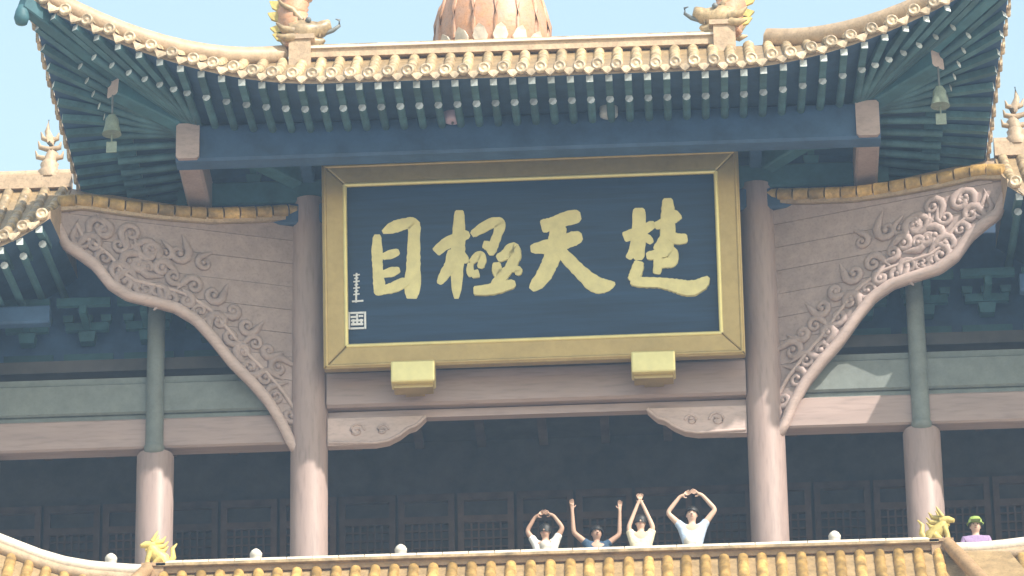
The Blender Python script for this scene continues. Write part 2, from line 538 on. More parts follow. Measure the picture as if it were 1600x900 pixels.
# rafters: round lower rafters and square flying rafters, fanned at the corners
rb = MB(); rb.tube([(0, 0, 0), (1, 0, 0)], 0.062, 8, smooth=True)
rb.m[-1] = 1; rb.m[-2] = 1
raf_me = rb.mesh('rafter', ['rafter', 'rafter_end'])
fb = MB(); fb.bar((0, 0, 0), (1, 0, 0), 0.105, 0.105)
fb.m[-1] = 1; fb.m[-2] = 1
fly_me = fb.mesh('flying_rafter', ['rafter', 'rafter_end'])
PX, PY = 5.23, -1.9                        # where the eave purlins cross


def rafter(outer, inner):
    """outer, inner: plan points (unwarped)"""
    o_, i_ = Vector(outer), Vector(inner)

    def pt(t, dz):
        q_ = o_.lerp(i_, t)
        X, Y = warp(q_.x, q_.y)
        return Vector((X, Y, soff(q_.x, q_.y) - dz))
    L = (i_ - o_).length
    a, c_ = pt(0.03 / L, 0.06), pt(min(1, 1.0 / L), 0.065)
    put('flying_rafter', fly_me, RO, align(a, c_ - a, scale=((c_ - a).length, 1, 1)))
    a, c_ = pt(0.72 / L, 0.165), pt(1, 0.15)
    put('rafter', raf_me, RO, align(a, c_ - a, scale=((c_ - a).length, 1, 1)))


RS = 0.29
nf = int(Wd / RS)
for i in range(-nf, nf + 1):
    x = (i + .5) * RS
    if abs(x) > Wd - 0.25: continue
    if abs(x) <= PX - 0.2:
        rafter((x, -E0), (x, PY + 0.05))
    else:
        t = (abs(x) - PX + 0.2) / (Wd - PX + 0.2)
        rafter((x, -E0), (math.copysign(PX - 0.2 + 0.1 * t, x), PY + 0.05 - 0.1 * t))
for sx in (-1, 1):
    y = -E0 + 0.3
    while y < YB:
        if y > PY + 0.2:
            rafter((sx * Wd, y), (sx * (PX - 0.05), y))
        else:
            t = (PY + 0.2 - y) / (E0 + PY + 0.2)
            rafter((sx * Wd, y), (sx * (PX - 0.05 + 0.1 * t), PY + 0.2 - 0.1 * t))
        y += RS

# eave purlins with rose coloured ends, hip beams, cantilever beams
ZP = 34.98
b = MB(); b.bar((-5.42, PY, ZP), (5.42, PY, ZP), 0.36, 0.62, ch=.04); b.m[-1] = b.m[-2] = 1
pu = b.build('eave_purlin', ['blue', 'wood_pale'], T)
for sx in (-1, 1):
    b = MB(); b.bar((sx * PX, PY - 0.24, ZP + 0.006), (sx * PX, YB, ZP + 0.006), 0.36, 0.60, ch=.04); b.m[-1] = b.m[-2] = 1
    b.build('side_purlin', ['wood', 'wood_pale'], T)
    b = MB()
    cx, cy = warp(sx * Wd, -E0)
    zc = soff(Wd, -E0)
    h0, h1, h2 = Vector((sx * 3.7, -0.25, ZP + .25)), Vector((sx * 6.3, -2.92, soff(6.3, -2.9) - .3)), Vector((cx + sx * .1, cy - .1, zc - 0.10))
    b.bar(h0, h1, 0.26, 0.34, ch=.03); b.m[-1] = 1
    hb = b.build('hip_beam', ['teal', 'wood_pale'], T)
    b = MB(); b.bar(Vector((sx * 5.4, -2.05, soff(5.4, -2.05) - .1)), h2, 0.2, 0.24, ch=.02); b.build('upper_hip_beam', 'teal', hb)
    b = MB(); b.lathe([(0.02, -.32), (.09, -.30), (.12, -.2), (.10, -.1), (.06, 0), (.02, .02)], h2 + Vector((0, 0, -.05)), 12); b.build('hip_beam_cap', 'teal', hb)
for x in (-3.52, -1.2, 1.2, 3.52):
    b = MB(); b.bar((x, -.2, 35.22), (x, PY + .19, 35.22), 0.2, 0.14, ch=.02); b.m[-1] = 1
    b.build('cantilever_beam', ['blue', 'teal'], T)
for i in range(12):                        # bracket sets below the purlin and over the architrave
    x = -4.4 + i * 0.8
    b = MB()
    b.box((x, -0.05, 35.28), (0.2, 0.22, 0.14), taper=1.25)
    b.bar((x, .1, 35.42), (x, -0.9, 35.42), .1, .13)
    b.bar((x - .3, -.45, 35.40), (x + .3, -.45, 35.40), .1, .12)
    b.bar((x - .3, -.9, 35.50), (x + .3, -.9, 35.50), .1, .12)
    b.build('bracket_set', 'teal', T)
b = MB(); b.box((0, -0.0, 35.6), (10.6, 0.1, 0.7)); b.build('bracket_board', 'blue', T)
for sx in (-1, 1):                         # closing wall of the bay's flanks
    b = MB(); b.box((sx * 5.2, 2.5, 34.9), (0.14, 4.9, 1.4)); b.build('side_frieze', 'blue', T)

# ridge with mouldings, end dragons, lotus dome ----------------------------
ra, rbx = U(470, 75, YR), U(1132, 62, YR)
zr = top(0, YR) - 0.03
xa, xb = ra.x, rbx.x
b = MB(); b.bar((xa, YR, zr + .045), (xb, YR, zr + .045), 0.26, 0.14); rd = b.build('ridge', 'ridge', RO)
b = MB(); b.bar((xa, YR, zr + .135), (xb, YR, zr + .135), 0.34, 0.04); b.build('ridge_fillet', 'ridge_pale', RO)
nseg = 22
for i in range(nseg):
    b = MB(); q0, q1 = xa + (xb - xa) * i / nseg + .006, xa + (xb - xa) * (i + 1) / nseg - .006
    b.tube([(q0, YR, zr + .155), (q1, YR, zr + .155)], .095, 9, half=True); b.build('ridge_tile', 'tile', RO)
for sx, xe in ((-1, xa), (1, xb)):         # hip ridges out to the corners
    pts = []
    for j in range(13):
        u = 1 - j / 12
        x = sx * (Wd - (Wd - RH) * u); y = -E0 + (YR + E0) * u
        X, Y = warp(x, y)
        pts.append(Vector((X, Y, top(x, y) + .06)))
    e = pts[-1] - pts[-2]
    pts.append(pts[-1] + e * .8 + Vector((0, 0, .1)))
    b = MB(); b.tube(pts, [.14] * 13 + [.09], 8, flat=1.2); hr = b.build('hip_ridge', 'ridge', RO)
for sx, xe in ((-1, xa), (1, xb)):         # dragon finials biting the ridge
    o_ = Vector((xe, YR, zr))

    def D(a, z, dy=0.0): return o_ + Vector((-sx * a, dy, z))     # a > 0 runs inward along the ridge
    b = MB()
    b.box(o_ + Vector((0, 0, 0.0)), (.34, .44, .55)); b.box(o_ + Vector((0, 0, .29)), (.46, .5, .08))
    fin = b.build('dragon_base', 'ridge', RO)
    def spine(t):
        pts_ = [(-.02, .22), (-.06, .5), (-.14, .78), (-.10, 1.05), (.06, 1.3), (.32, 1.44), (.56, 1.38), (.66, 1.2), (.58, 1.08)]
        f_ = t * (len(pts_) - 1); i_ = min(int(f_), len(pts_) - 2); f_ -= i_
        return pts_[i_][0] + (pts_[i_ + 1][0] - pts_[i_][0]) * f_, pts_[i_][1] + (pts_[i_ + 1][1] - pts_[i_][1]) * f_

    def girth(t): return (.25 - .06 * t) if t < .55 else (.217 - .36 * (t - .55))
    b = MB()
    P_, r_ = [], []
    for k_ in range(49):                   # ringed, scaly body
        t = k_ / 48
        P_.append(D(*spine(t))); r_.append(max(.03, girth(t)) * (1.07 if k_ % 2 else .92))
    b.tube(P_, r_, 12, flat=.8, up=Vector((0, 1, 0)))
    b.build('dragon_body', 'orange', RO)
    for k_ in range(11):                   # row of back fins
        t = .10 + k_ * .07
        a, z = spine(t); a2, z2 = spine(t + .03)
        tx, tz_ = a2 - a, z2 - z; L_ = math.hypot(tx, tz_); tx, tz_ = tx / L_, tz_ / L_
        nx_, nz_ = -tz_, tx                # outward normal
        g_ = girth(t) * .85; h_ = .20 - .08 * abs(t - .4)
        o3 = [(a + nx_ * g_ - tx * .09, z + nz_ * g_ - tz_ * .09), (a + nx_ * (g_ + h_ * .7) - tx * .03, z + nz_ * (g_ + h_ * .7) - tz_ * .03), (a + nx_ * (g_ + h_) + tx * .08, z + nz_ * (g_ + h_) + tz_ * .08), (a + nx_ * g_ + tx * .10, z + nz_ * g_ + tz_ * .10)]
        q = MB(); q.prism(o3, lambda p_, z_, d_: D(p_, z_, d_), -.03, .03); q.build('dragon_fin', 'yellow', RO)
    b = MB()                               # head: skull, snout, open jaw, teeth, horns, mane
    b.tube([D(-.14, .42), D(.06, .47), D(.20, .50), D(.32, .53), D(.40, .60), D(.43, .68)], [.23, .24, .17, .13, .11, .03], 10)
    b.tube([D(-.02, .30), D(.16, .30), D(.30, .29), D(.37, .34)], [.17, .12, .08, .03], 9)
    for dy in (-.13, .13):
        b.tube([D(.02, .62, dy), D(-.12, .80, dy * 1.3), D(-.28, .88, dy * 1.6), D(-.36, 1.0, dy * 1.6)], [.06, .05, .035, .01], 7)
        b.tube([D(-.1, .40, dy * 1.5), D(-.26, .42, dy * 2.0), D(-.36, .52, dy * 2.1)], [.08, .06, .015], 7)
        b.tube([D(-.1, .30, dy * 1.5), D(-.24, .26, dy * 2.0), D(-.36, .30, dy * 2.1)], [.08, .06, .015], 7)
        for a_ in (.16, .23, .30): b.tube([D(a_, .41, dy * .6), D(a_, .35, dy * .6)], [.022, .006], 5)
    b.build('dragon_head', 'tile', RO)
    for dy in (-.17, .17):
        b = MB(); b.ball(D(.13, .61, dy), .05, 8); b.build('dragon_eye', 'iron', RO)
    b = MB()
    b.tube([D(.38, .46), D(.50, .50), D(.60, .58), D(.60, .68), D(.54, .70)], [.04, .035, .028, .02, .008], 6)
    b.build('dragon_whisker', 'iron', RO)
dc = U(766, 50, YR + .05)
dz = zr + .24
b = MB(); b.lathe([(.90, dz - .45), (.92, dz - .08), (.99, dz - .05), (.97, dz), (.88, dz + .05), (.82, dz + .06)], (dc.x, YR + .98, 0), 32); db = b.build('dome_base', 'ridge', RO)
b = MB()
b.lathe([(.84, dz + .05), (.90, dz + .2), (.92, dz + .45), (.90, dz + .75), (.82, dz + 1.05), (.66, dz + 1.32), (.45, dz + 1.5), (.25, dz + 1.6), (.2, dz + 1.7), (.3, dz + 1.85), (.32, dz + 2.0), (.2, dz + 2.2), (.05, dz + 2.45)], (dc.x, YR + .98, 0), 32)
for k_ in range(16):
    a = 2 * math.pi * k_ / 16 + .1
    b.tube([Vector((dc.x + r_ * math.cos(a), YR + .98 + r_ * math.sin(a), dz + z_)) for r_, z_ in ((.90, .2), (.925, .45), (.905, .75), (.825, 1.05), (.665, 1.32), (.45, 1.5))], .035, 6)
b.build('dome', 'orange', RO)
for k_ in range(18):
    a = 2 * math.pi * k_ / 18
    ca, sa = math.cos(a), math.sin(a)
    b = MB()
    cen = Vector((dc.x, YR + .98, dz))
    f = lambda t, r_, z_: cen + Vector((r_ * math.cos(a + t), r_ * math.sin(a + t), z_))
    P_ = [f(-.08, .89, .02), f(.08, .89, .02), f(.13, .93, .14), f(.08, .97, .25), f(0, 1.0, .31), f(-.08, .97, .25), f(-.13, .93, .14)]
    Q_ = [p - Vector((ca * .05, sa * .05, 0)) for p in P_]
    b.add(P_ + Q_, [tuple(range(7)), tuple(range(13, 6, -1))] + [(i, 7 + i, 7 + (i + 1) % 7, (i + 1) % 7) for i in range(7)])
    b.build('lotus_petal', 'petal', RO)

# ------------------------------------------------------------------ carved wing boards and flank roofs
WA, WB = (3.62, -0.06), (7.32, -1.42)      # plan of the right wing; the left one mirrors it
leftbot = [(458, 706), (440, 668), (418, 632), (392, 602), (360, 570), (330, 532), (305, 505), (275, 487), (238, 477), (200, 468), (172, 450), (148, 420), (124, 402), (102, 388), (88, 358)]
lefttop = [(470, 342), (400, 346), (330, 348), (260, 343), (190, 335), (130, 326), (88, 330)]
prof_b = [UW(px, py, (-WA[0], WA[1]), (-WB[0], WB[1])) for px, py in leftbot]
prof_t = [UW(px, py, (-WA[0], WA[1]), (-WB[0], WB[1])) for px, py in lefttop]


def interp(pr, s_):
    if s_ <= pr[0][0]: return pr[0][1]
    for (a, za), (c_, zc) in zip(pr, pr[1:]):
        if s_ <= c_: return za + (zc - za) * (s_ - a) / (c_ - a)
    return pr[-1][1]


ss = [i / 60 for i in range(61)]
zb = {s_: interp(prof_b, s_) for s_ in ss}
zt = {s_: interp(prof_t, s_) for s_ in ss}
zmin, zmax = min(zb.values()), max(zt.values())
for sx in (-1, 1):
    A, B_ = Vector((sx * WA[0], WA[1])), Vector((sx * WB[0], WB[1]))
    nrm = Vector((-(B_ - A).y, (B_ - A).x)).normalized()
    if nrm.y > 0: nrm = -nrm

    def wp(s_, z, d):
        q_ = A.lerp(B_, s_) + nrm * d
        return Vector((q_.x, q_.y, z))
    b = MB()
    b.prism([(s_, zb[s_] + .03) for s_ in ss] + [(s_, zt[s_] - .01) for s_ in ss[::-1]], wp, -0.14, -0.03)
    wing = b.build('wing_board', 'carved', T)
    z = zmin                               # horizontal planks, laid with open joints on the backing
    while z < zmax:
        z1 = z + 0.40
        low, high = [], []
        for s_ in ss:
            lo, hi = max(z + .004, zb[s_] + .05), min(z1 - .004, zt[s_] - .03)
            if hi - lo > 0.015: low.append((s_, lo)); high.append((s_, hi))
        if len(low) > 2:
            q = MB(); q.prism(low + high[::-1], wp, -0.05, random.uniform(-.008, .002)); q.build('plank', 'carved', wing)
        z = z1
    b = MB()                               # raised rim along the curved lower edge
    rp_ = [wp(s_, zb[s_] + .06, 0.03) for s_ in ss]
    b.tube(rp_, .085, 8, up=Vector((nrm.x, nrm.y, 0))); b.build('wing_rim', 'wood_pale', wing)
    b = MB()
    off = []
    for i, s_ in enumerate(ss):
        j0, j1 = max(0, i - 2), min(60, i + 2)
        t = Vector(((ss[j1] - ss[j0]) * 3.94, zb[ss[j1]] - zb[ss[j0]])).normalized()
        off.append((s_ - t.y * .34 / 3.94, zb[s_] + t.x * .34))
    off = [o_ for o_ in off if 0.02 < o_[0] < .98 and o_[1] < interp(prof_t, o_[0]) - .1]
    b.tube([wp(s_, z, .01) for s_, z in off], .035, 6, up=Vector((nrm.x, nrm.y, 0))); b.build('inner_rim', 'wood_pale', wing)
    # carved cloud scrolls between the rims
    rs = random.Random(3)
    for i in range(6, 58, 3):
        s_ = ss[i]
        for lvl in range(2 if s_ < .5 else 3):
            t = Vector(((ss[i + 2] - ss[i - 2]) * 3.94, zb[ss[i + 2]] - zb[ss[i - 2]])).normalized()
            o_ = .26 + lvl * .34 + rs.uniform(-.06, .06)
            cs, cz = s_ - t.y * o_ / 3.94, zb[s_] + t.x * o_
            if not (0.04 < cs < .96) or cz > interp(prof_t, cs) - .22 or cz < interp(prof_b, cs) + .14: continue
            r0 = rs.uniform(.11, .19); ph = rs.uniform(0, 6.28); tw = rs.choice((-1, 1))
            pts = [wp(cs + r0 * (1 - .07 * k_) * math.cos(ph + tw * k_ * .62) / 3.94, cz + r0 * (1 - .07 * k_) * math.sin(ph + tw * k_ * .62), .012) for k_ in range(13)]
            e = pts[0] - pts[1]
            pts = [pts[0] + e * 2.0, pts[0] + e] + pts
            wv = rs.uniform(.8, 1.25)
            q = MB(); q.tube(pts, [v_ * wv for v_ in [.012, .035, .055, .064, .062, .056, .05, .046, .042, .04, .038, .036, .034, .03, .02]], 7, flat=.62, up=Vector((nrm.x, nrm.y, 0)))
            q.ball(pts[-1], .045 * wv, 7); q.build('carved_scroll', 'carved', wing)
    # verge: amber tiles on the sloping top edge
    b = MB()
    b.prism([(s_, zt[s_] - .02) for s_ in ss] + [(s_, zt[s_] + .07) for s_ in ss[::-1]], wp, -0.30, 0.06)
    vg = b.build('verge_board', 'ridge', T)
    for i in range(0, 60, 4):
        q = MB(); q.tube([wp(ss[i] + .004, zt[ss[i]] + .13, .02), wp(ss[i + 3] + .0135, zt[ss[i + 3]] + .13, .02)], [.115, .105], 9); q.build('verge_tile', 'tile_gold', vg)
    # flank roof: eave, tiles, rafters
    X0, X1, YE, YT = 7.26, 13.0, -2.6, -0.35
    ez = U(50, 392, YE).z
    tz = U(40, 292, YT).z
    b = MB()

    def fz(x, u):
        tip = .58 * max(0, 1 - (abs(x) - X0) / 1.4) ** 2
        return ez + .14 + tip * (1 - u) + (tz - ez - .14) * (.8 * u + .2 * u * u)
    fx = [X0 + (X1 - X0) * i / 24 for i in range(25)]
    P, Q = [], []
    for j in range(7):
        u = j / 6
        for x in fx:
            P.append((sx * x, YE + (YT - YE) * u, fz(x, u) - .05))
            Q.append((sx * x, YE + (.6 - YE) * u, fz(x, 0) - .18 + .22 * u * 2.2))
    F = [(j * 25 + i, j * 25 + i + 1, (j + 1) * 25 + i + 1, (j + 1) * 25 + i) for j in range(6) for i in range(24)]
    b.add(P, F, 0, True); b.add(Q, F, 1, True)
    k = len(P)
    b.add(P + Q, [(a, a + 1, a + 1 + k, a + k) for a in range(24)], 2)
    b.add(P + Q, [(j * 25, (j + 1) * 25, (j + 1) * 25 + k, j * 25 + k) for j in range(6)], 2)
    # deck that carries the roof on behind the carved board
    b.add([(sx * 7.32, -1.30, zt[ss[60]] - .06), (sx * X0, YT, tz - .06), (sx * X0, .6, tz - .06), (sx * 3.9, .6, zt[ss[0]] - .0), (sx * 3.7, -.02, zt[ss[0]] - .06)], [(0, 1, 2, 3, 4)], 2)
    fr = b.build('flank_roof', ['tile_pan', 'blue', 'ridge'], T)
    x = X0 + .12
    while x < X1 - .1:
        pts = [Vector((sx * x, YE - .05 + (YT - YE + .05) * j / 7, fz(x, j / 7) - .05)) for j in range(8)]
        roll_row(pts).build('tile_roll', 'tile', fr)
        put('end_tile', cap_me, fr, Matrix.Translation((sx * x, YE - .07, fz(x, 0) - .035)))
        put('drip_tile', drip_me, fr, Matrix.Translation((sx * (x + SP / 2), YE - .05, fz(x + SP / 2, 0) - .075)) @ Matrix.Rotation(R(-8), 4, 'X'))
        p0, p1 = Vector((sx * (x + .05), YE + .03, fz(x, 0) - .25)), Vector((sx * (x + .05), YE + 1.1, fz(x, 0) - .02))
        put('flying_rafter', fly_me, fr, align(p0, p1 - p0, scale=((p1 - p0).length, 1, 1)))
        p0, p1 = Vector((sx * (x + .05), YE + .45, fz(x, 0) - .30)), Vector((sx * (x + .05), .55, fz(x, 0) + .02))
        put('rafter', raf_me, fr, align(p0, p1 - p0, scale=((p1 - p0).length, 1, 1)))
        x += SP
    b = MB(); b.bar((sx * X0, YT, tz + .02), (sx * X1, YT, tz + .02), .28, .22); b.tube([(sx * X0, YT, tz + .16), (sx * X1, YT, tz + .16)], .12, 8)
    b.build('flank_ridge', 'ridge', fr)
    b = MB(); b.bar((sx * 7.5, -0.62, ez - .18), (sx * X1, -0.62, ez - .18), .22, .3, ch=.03); b.build('flank_purlin', 'blue', fr)
    fp = Vector((sx * 7.62, YT, tz + .22))
    b = MB()
    b.lathe([(.17, -.1), (.19, .02), (.13, .08), (.15, .16), (.10, .22)], fp, 10)
    b.tube([fp + Vector((0, 0, .15)), fp + Vector((-sx * .04, 0, .35)), fp + Vector((-sx * .02, 0, .55)), fp + Vector((sx * .05, 0, .75)), fp + Vector((sx * .03, 0, .95))], [.11, .10, .075, .045, .01], 8)
    for zz, ll in ((.25, .2), (.42, .16), (.58, .12)):
        b.tube([fp + Vector((0, 0, zz)), fp + Vector((sx * ll, 0, zz + .05)), fp + Vector((sx * (ll + .03), 0, zz + .16))], [.05, .04, .01], 6)
        b.tube([fp + Vector((0, 0, zz)), fp + Vector((-sx * ll, -.03, zz + .02)), fp + Vector((-sx * (ll + .02), -.03, zz + .12))], [.05, .04, .01], 6)
    b.build('ridge_beast', 'ridge', fr)

# ------------------------------------------------------------------ roof below the gallery
YL = -1.25
la, lb = U(246, 886, YL), U(1466, 848, YL)
lz = (la.z + lb.z) / 2 + 0.06
b = MB()
rows = 9
P = []
for j in range(rows + 1):
    u = j / rows
    for x in (-7.0, 7.0):
        P.append((x * (1 + .25 * u), YL - .05 - 4.6 * u, lz - .20 - 3.9 * (1.25 * u - .25 * u * u)))
b.add(P, [(2 * j, 2 * j + 1, 2 * j + 3, 2 * j + 2) for j in range(rows)], 0, True)
b.add([P[0], P[1], (8, 1.0, lz - .5), (-8, 1.0, lz - .5)], [(0, 1, 2, 3)], 0)
LR = b.build('lower_roof', 'tile_pan', T)


def lowz(y):
    u = (YL - .05 - y) / 4.6
    return lz - .20 - 3.9 * (1.25 * u - .25 * u * u)


x = la.x + .1
while x < lb.x:
    pts = [Vector((x, YL - .08 - .42 * j, lowz(YL - .08 - .42 * j) + .0)) for j in range(8)]
    roll_row(pts).build('tile_roll', 'tile_gold', LR)
    x += SP + random.uniform(-.012, .012)
b = MB(); b.bar((la.x, YL, lz - .17), (lb.x, YL, lz - .17), .24, .09); b.build('lower_ridge', 'ridge_dark', LR)
b = MB(); b.bar((la.x, YL - .02, lz - .10), (lb.x, YL - .02, lz - .10), .36, .045); b.build('ridge_fillet', 'tile', LR)
ns = 30
for i in range(ns):
    b = MB(); b.tube([(la.x + (lb.x - la.x) * i / ns + .006, YL, lz - .085), (la.x + (lb.x - la.x) * (i + 1) / ns - .006, YL, lz - .085)], .115, 9, half=True)
    b.build('ridge_tile', 'ridge_pale', LR)
# flanks of the lower roof, their rising cap lines, hips and beasts
for sx, e, pix in ((-1, la, [(232, 893), (185, 890), (140, 886), (100, 879), (62, 868), (28, 855), (-10, 840), (-60, 815), (-120, 780)]),
                   (1, lb, [(1492, 858), (1530, 857), (1570, 853), (1610, 848), (1650, 840), (1700, 825), (1760, 800)])):
    line = [U(px, py, YL) for px, py in pix]
    b = MB(); b.tube(line, .10, 9, flat=1.0); fl = b.build('rising_ridge', 'ridge_pale', LR)
    b = MB(); b.tube([p + Vector((0, -.03, -.15)) for p in line], .10, 8); b.build('rising_ridge_side', 'ridge', LR)
    b = MB()
    P = []
    for j in range(5):
        for p in line: P.append(p + Vector((0, -.03 - 1.1 * j, -.2 - 1.15 * j)))
    nn = len(line)
    b.add(P, [(j * nn + i, j * nn + i + 1, (j + 1) * nn + i + 1, (j + 1) * nn + i) for j in range(4) for i in range(nn - 1)], 0, True)
    b.build('lower_flank_roof', 'tile_pan', LR)
    t = 0.12
    tot = sum((c_ - a).length for a, c_ in zip(line, line[1:]))
    while t < tot:
        d = t
        for a, c_ in zip(line, line[1:]):
            if d <= (c_ - a).length: p = a + (c_ - a) * (d / (c_ - a).length); break
            d -= (c_ - a).length
        roll_row([p + Vector((0, -.03 - .4 * j, -.2 - .418 * j)) for j in range(6)]).build('tile_roll', 'tile_gold', LR)
        t += SP
    b = MB()
    b.tube([e + Vector((sx * .12, -.1, -.05)), e + Vector((sx * .3, -.7, -.55)), e + Vector((sx * .8, -2.2, -1.9))], [.10, .11, .11], 8)
    b.build('hip_ridge', 'ridge_dark', LR)
    o_ = e + Vector((sx * .04, 0, -.05))
    def L3(a, dy, z): return o_ + Vector((sx * a, dy, z))
    b = MB()
    b.box(o_ + Vector((0, 0, -.12)), (.30, .34, .26)); b.box(o_ + Vector((0, 0, .02)), (.36, .40, .05))
    b.build('beast_base', 'ridge_dark', LR)
    b = MB()                               # crouching beast: haunch, chest, head, muzzle, mane, tail
    b.tube([L3(-.14, 0, .06), L3(-.12, 0, .16), L3(-.02, 0, .24), L3(.05, -.02, .33), L3(.07, -.03, .42)], [.10, .12, .11, .095, .06], 9)
    b.tube([L3(.02, -.02, .38), L3(.13, -.06, .39), L3(.21, -.09, .36)], [.085, .06, .03], 8)
    b.tube([L3(.05, -.03, .32), L3(.14, -.06, .31)], [.05, .02], 7)
    for dy in (-.07, .07):
        b.tube([L3(.06, dy, .28), L3(.10, dy, .15), L3(.11, dy, .04)], [.05, .04, .04], 7)
        b.tube([L3(-.10, dy * 1.5, .14), L3(-.02, dy * 1.5, .07), L3(.02, dy * 1.5, .04)], [.07, .05, .03], 7)
        b.tube([L3(.04, dy, .44), L3(-.02, dy * 1.2, .54), L3(-.05, dy * 1.2, .60)], [.035, .022, .006], 6)
    for zz, ll in ((.44, .16), (.36, .2), (.28, .2)):
        b.tube([L3(.0, 0, zz), L3(-ll * .7, 0, zz + .02), L3(-ll, 0, zz + .1)], [.05, .035, .008], 6)
    b.tube([L3(-.2, 0, .08), L3(-.28, 0, .2), L3(-.26, 0, .34), L3(-.33, 0, .42)], [.05, .045, .035, .01], 7)
    b.build('ridge_beast', 'yellow', LR)

# balustrade of the gallery
YBAL = -0.75
bz = U(400, 864, YBAL).z
b = MB(); b.bar((-9, YBAL, bz - .35), (9, YBAL, bz - .35), .14, .1, ch=.02); bal = b.build('balustrade_rail', 'stone', T)
for i in range(6):
    x = U(400 + (i - 1) * 226.2, 858, YBAL).x
    b = MB(); b.box((x, YBAL, (bz - .16 + FLOOR) / 2), (.15, .15, bz - .16 - FLOOR))
    b.lathe([(.06, bz - .16), (.085, bz - .14), (.06, bz - .11), (.09, bz - .07), (.095, bz - .01), (.07, bz + .03), (.03, bz + .06), (.01, bz + .065)], (x, YBAL, 0), 12)
    b.build('balustrade_post', 'stone', bal)
    if i < 5:
        q = MB(); q.box((x + 1.13, YBAL, (bz - .4 + FLOOR) / 2), (1.9, .08, bz - .45 - FLOOR)); q.build('balustrade_panel', 'stone', bal)

# ------------------------------------------------------------------ sign board
SW, SH = 6.50, 3.34
SB = U(835.5, 570, -.45)
tilt = R(7.8)
S_ = tag(empty('sign_board', (SB.x + XC, SB.y, SB.z)), 'dark blue sign board in a wide gold frame with four gold characters', 'sign')
S_.rotation_euler = (tilt, 0, R(-0.4))
# frame coordinates: a to the right, c upwards from the lower edge, d towards the viewer
c00, c10, c01 = Vector((508, 579)), Vector((1163, 561)), Vector((500, 261))


def SP_(px, py):
    q_ = Vector((px, py)) - c00
    ux, uy = c10 - c00, c01 - c00
    det = ux.x * uy.y - ux.y * uy.x
    a = (q_.x * uy.y - q_.y * uy.x) / det
    c_ = (ux.x * q_.y - ux.y * q_.x) / det
    return (a - .5) * SW, c_ * SH


def sm(a, c_, d): return Vector((a, -d, c_))


FWd = .36
b = MB(); b.box((0, .02, SH / 2), (SW - .2, .08, SH - .2)); b.build('panel', 'lacquer', S_)
for nm, o in (('top', [(-SW / 2, SH), (SW / 2, SH), (SW / 2 - FWd, SH - FWd), (-SW / 2 + FWd, SH - FWd)]),
              ('bot', [(-SW / 2, 0), (-SW / 2 + FWd, FWd), (SW / 2 - FWd, FWd), (SW / 2, 0)]),
              ('l', [(-SW / 2, 0), (-SW / 2, SH), (-SW / 2 + FWd, SH - FWd), (-SW / 2 + FWd, FWd)]),
              ('r', [(SW / 2, 0), (SW / 2 - FWd, FWd), (SW / 2 - FWd, SH - FWd), (SW / 2, SH)])):
    cx = sum(p[0] for p in o) / 4; cz = sum(p[1] for p in o) / 4
    o = [(p[0] + (cx - p[0]) * .0006, p[1] + (cz - p[1]) * .0006) for p in o]
    b = MB(); b.prism(o, sm, -.06, .16); b.build('frame_rail', 'gold', S_, bevel=.025)
    # raised inner bead
i0, i1, j0, j1 = -SW / 2 + FWd, SW / 2 - FWd, FWd, SH - FWd
for p, q in (((i0, j0), (i1, j0)), ((i0, j1), (i1, j1)), ((i0, j0), (i0, j1)), ((i1, j0), (i1, j1))):
    b = MB(); b.tube([sm(p[0], p[1], .15), sm(q[0], q[1], .15)], .035, 8, up=Vector((0, 1, .01))); b.build('inner_bead', 'gold_bright', S_)
for p, q in (((-SW / 2 + .05, .05), (SW / 2 - .05, .05)), ((-SW / 2 + .05, SH - .05), (SW / 2 - .05, SH - .05)), ((-SW / 2 + .05, .05), (-SW / 2 + .05, SH - .05)), ((SW / 2 - .05, .05), (SW / 2 - .05, SH - .05))):
    b = MB(); b.tube([sm(p[0], p[1], .15), sm(q[0], q[1], .15)], .03, 8, up=Vector((0, 1, .01))); b.build('outer_bead', 'gold', S_)


def catmull(pts, n_=7):
    out = []
    for i in range(len(pts) - 1):
        p0, p1, p2, p3 = pts[max(0, i - 1)], pts[i], pts[i + 1], pts[min(len(pts) - 1, i + 2)]
        for k_ in range(n_):
            t = k_ / n_
            out.append(tuple(.5 * (2 * b_ + (c_ - a_) * t + (2 * a_ - 5 * b_ + 4 * c_ - d_) * t * t + (3 * b_ - a_ - 3 * c_ + d_) * t ** 3) for a_, b_, c_, d_ in zip(p0, p1, p2, p3)))
    out.append(tuple(pts[-1]))
    return out


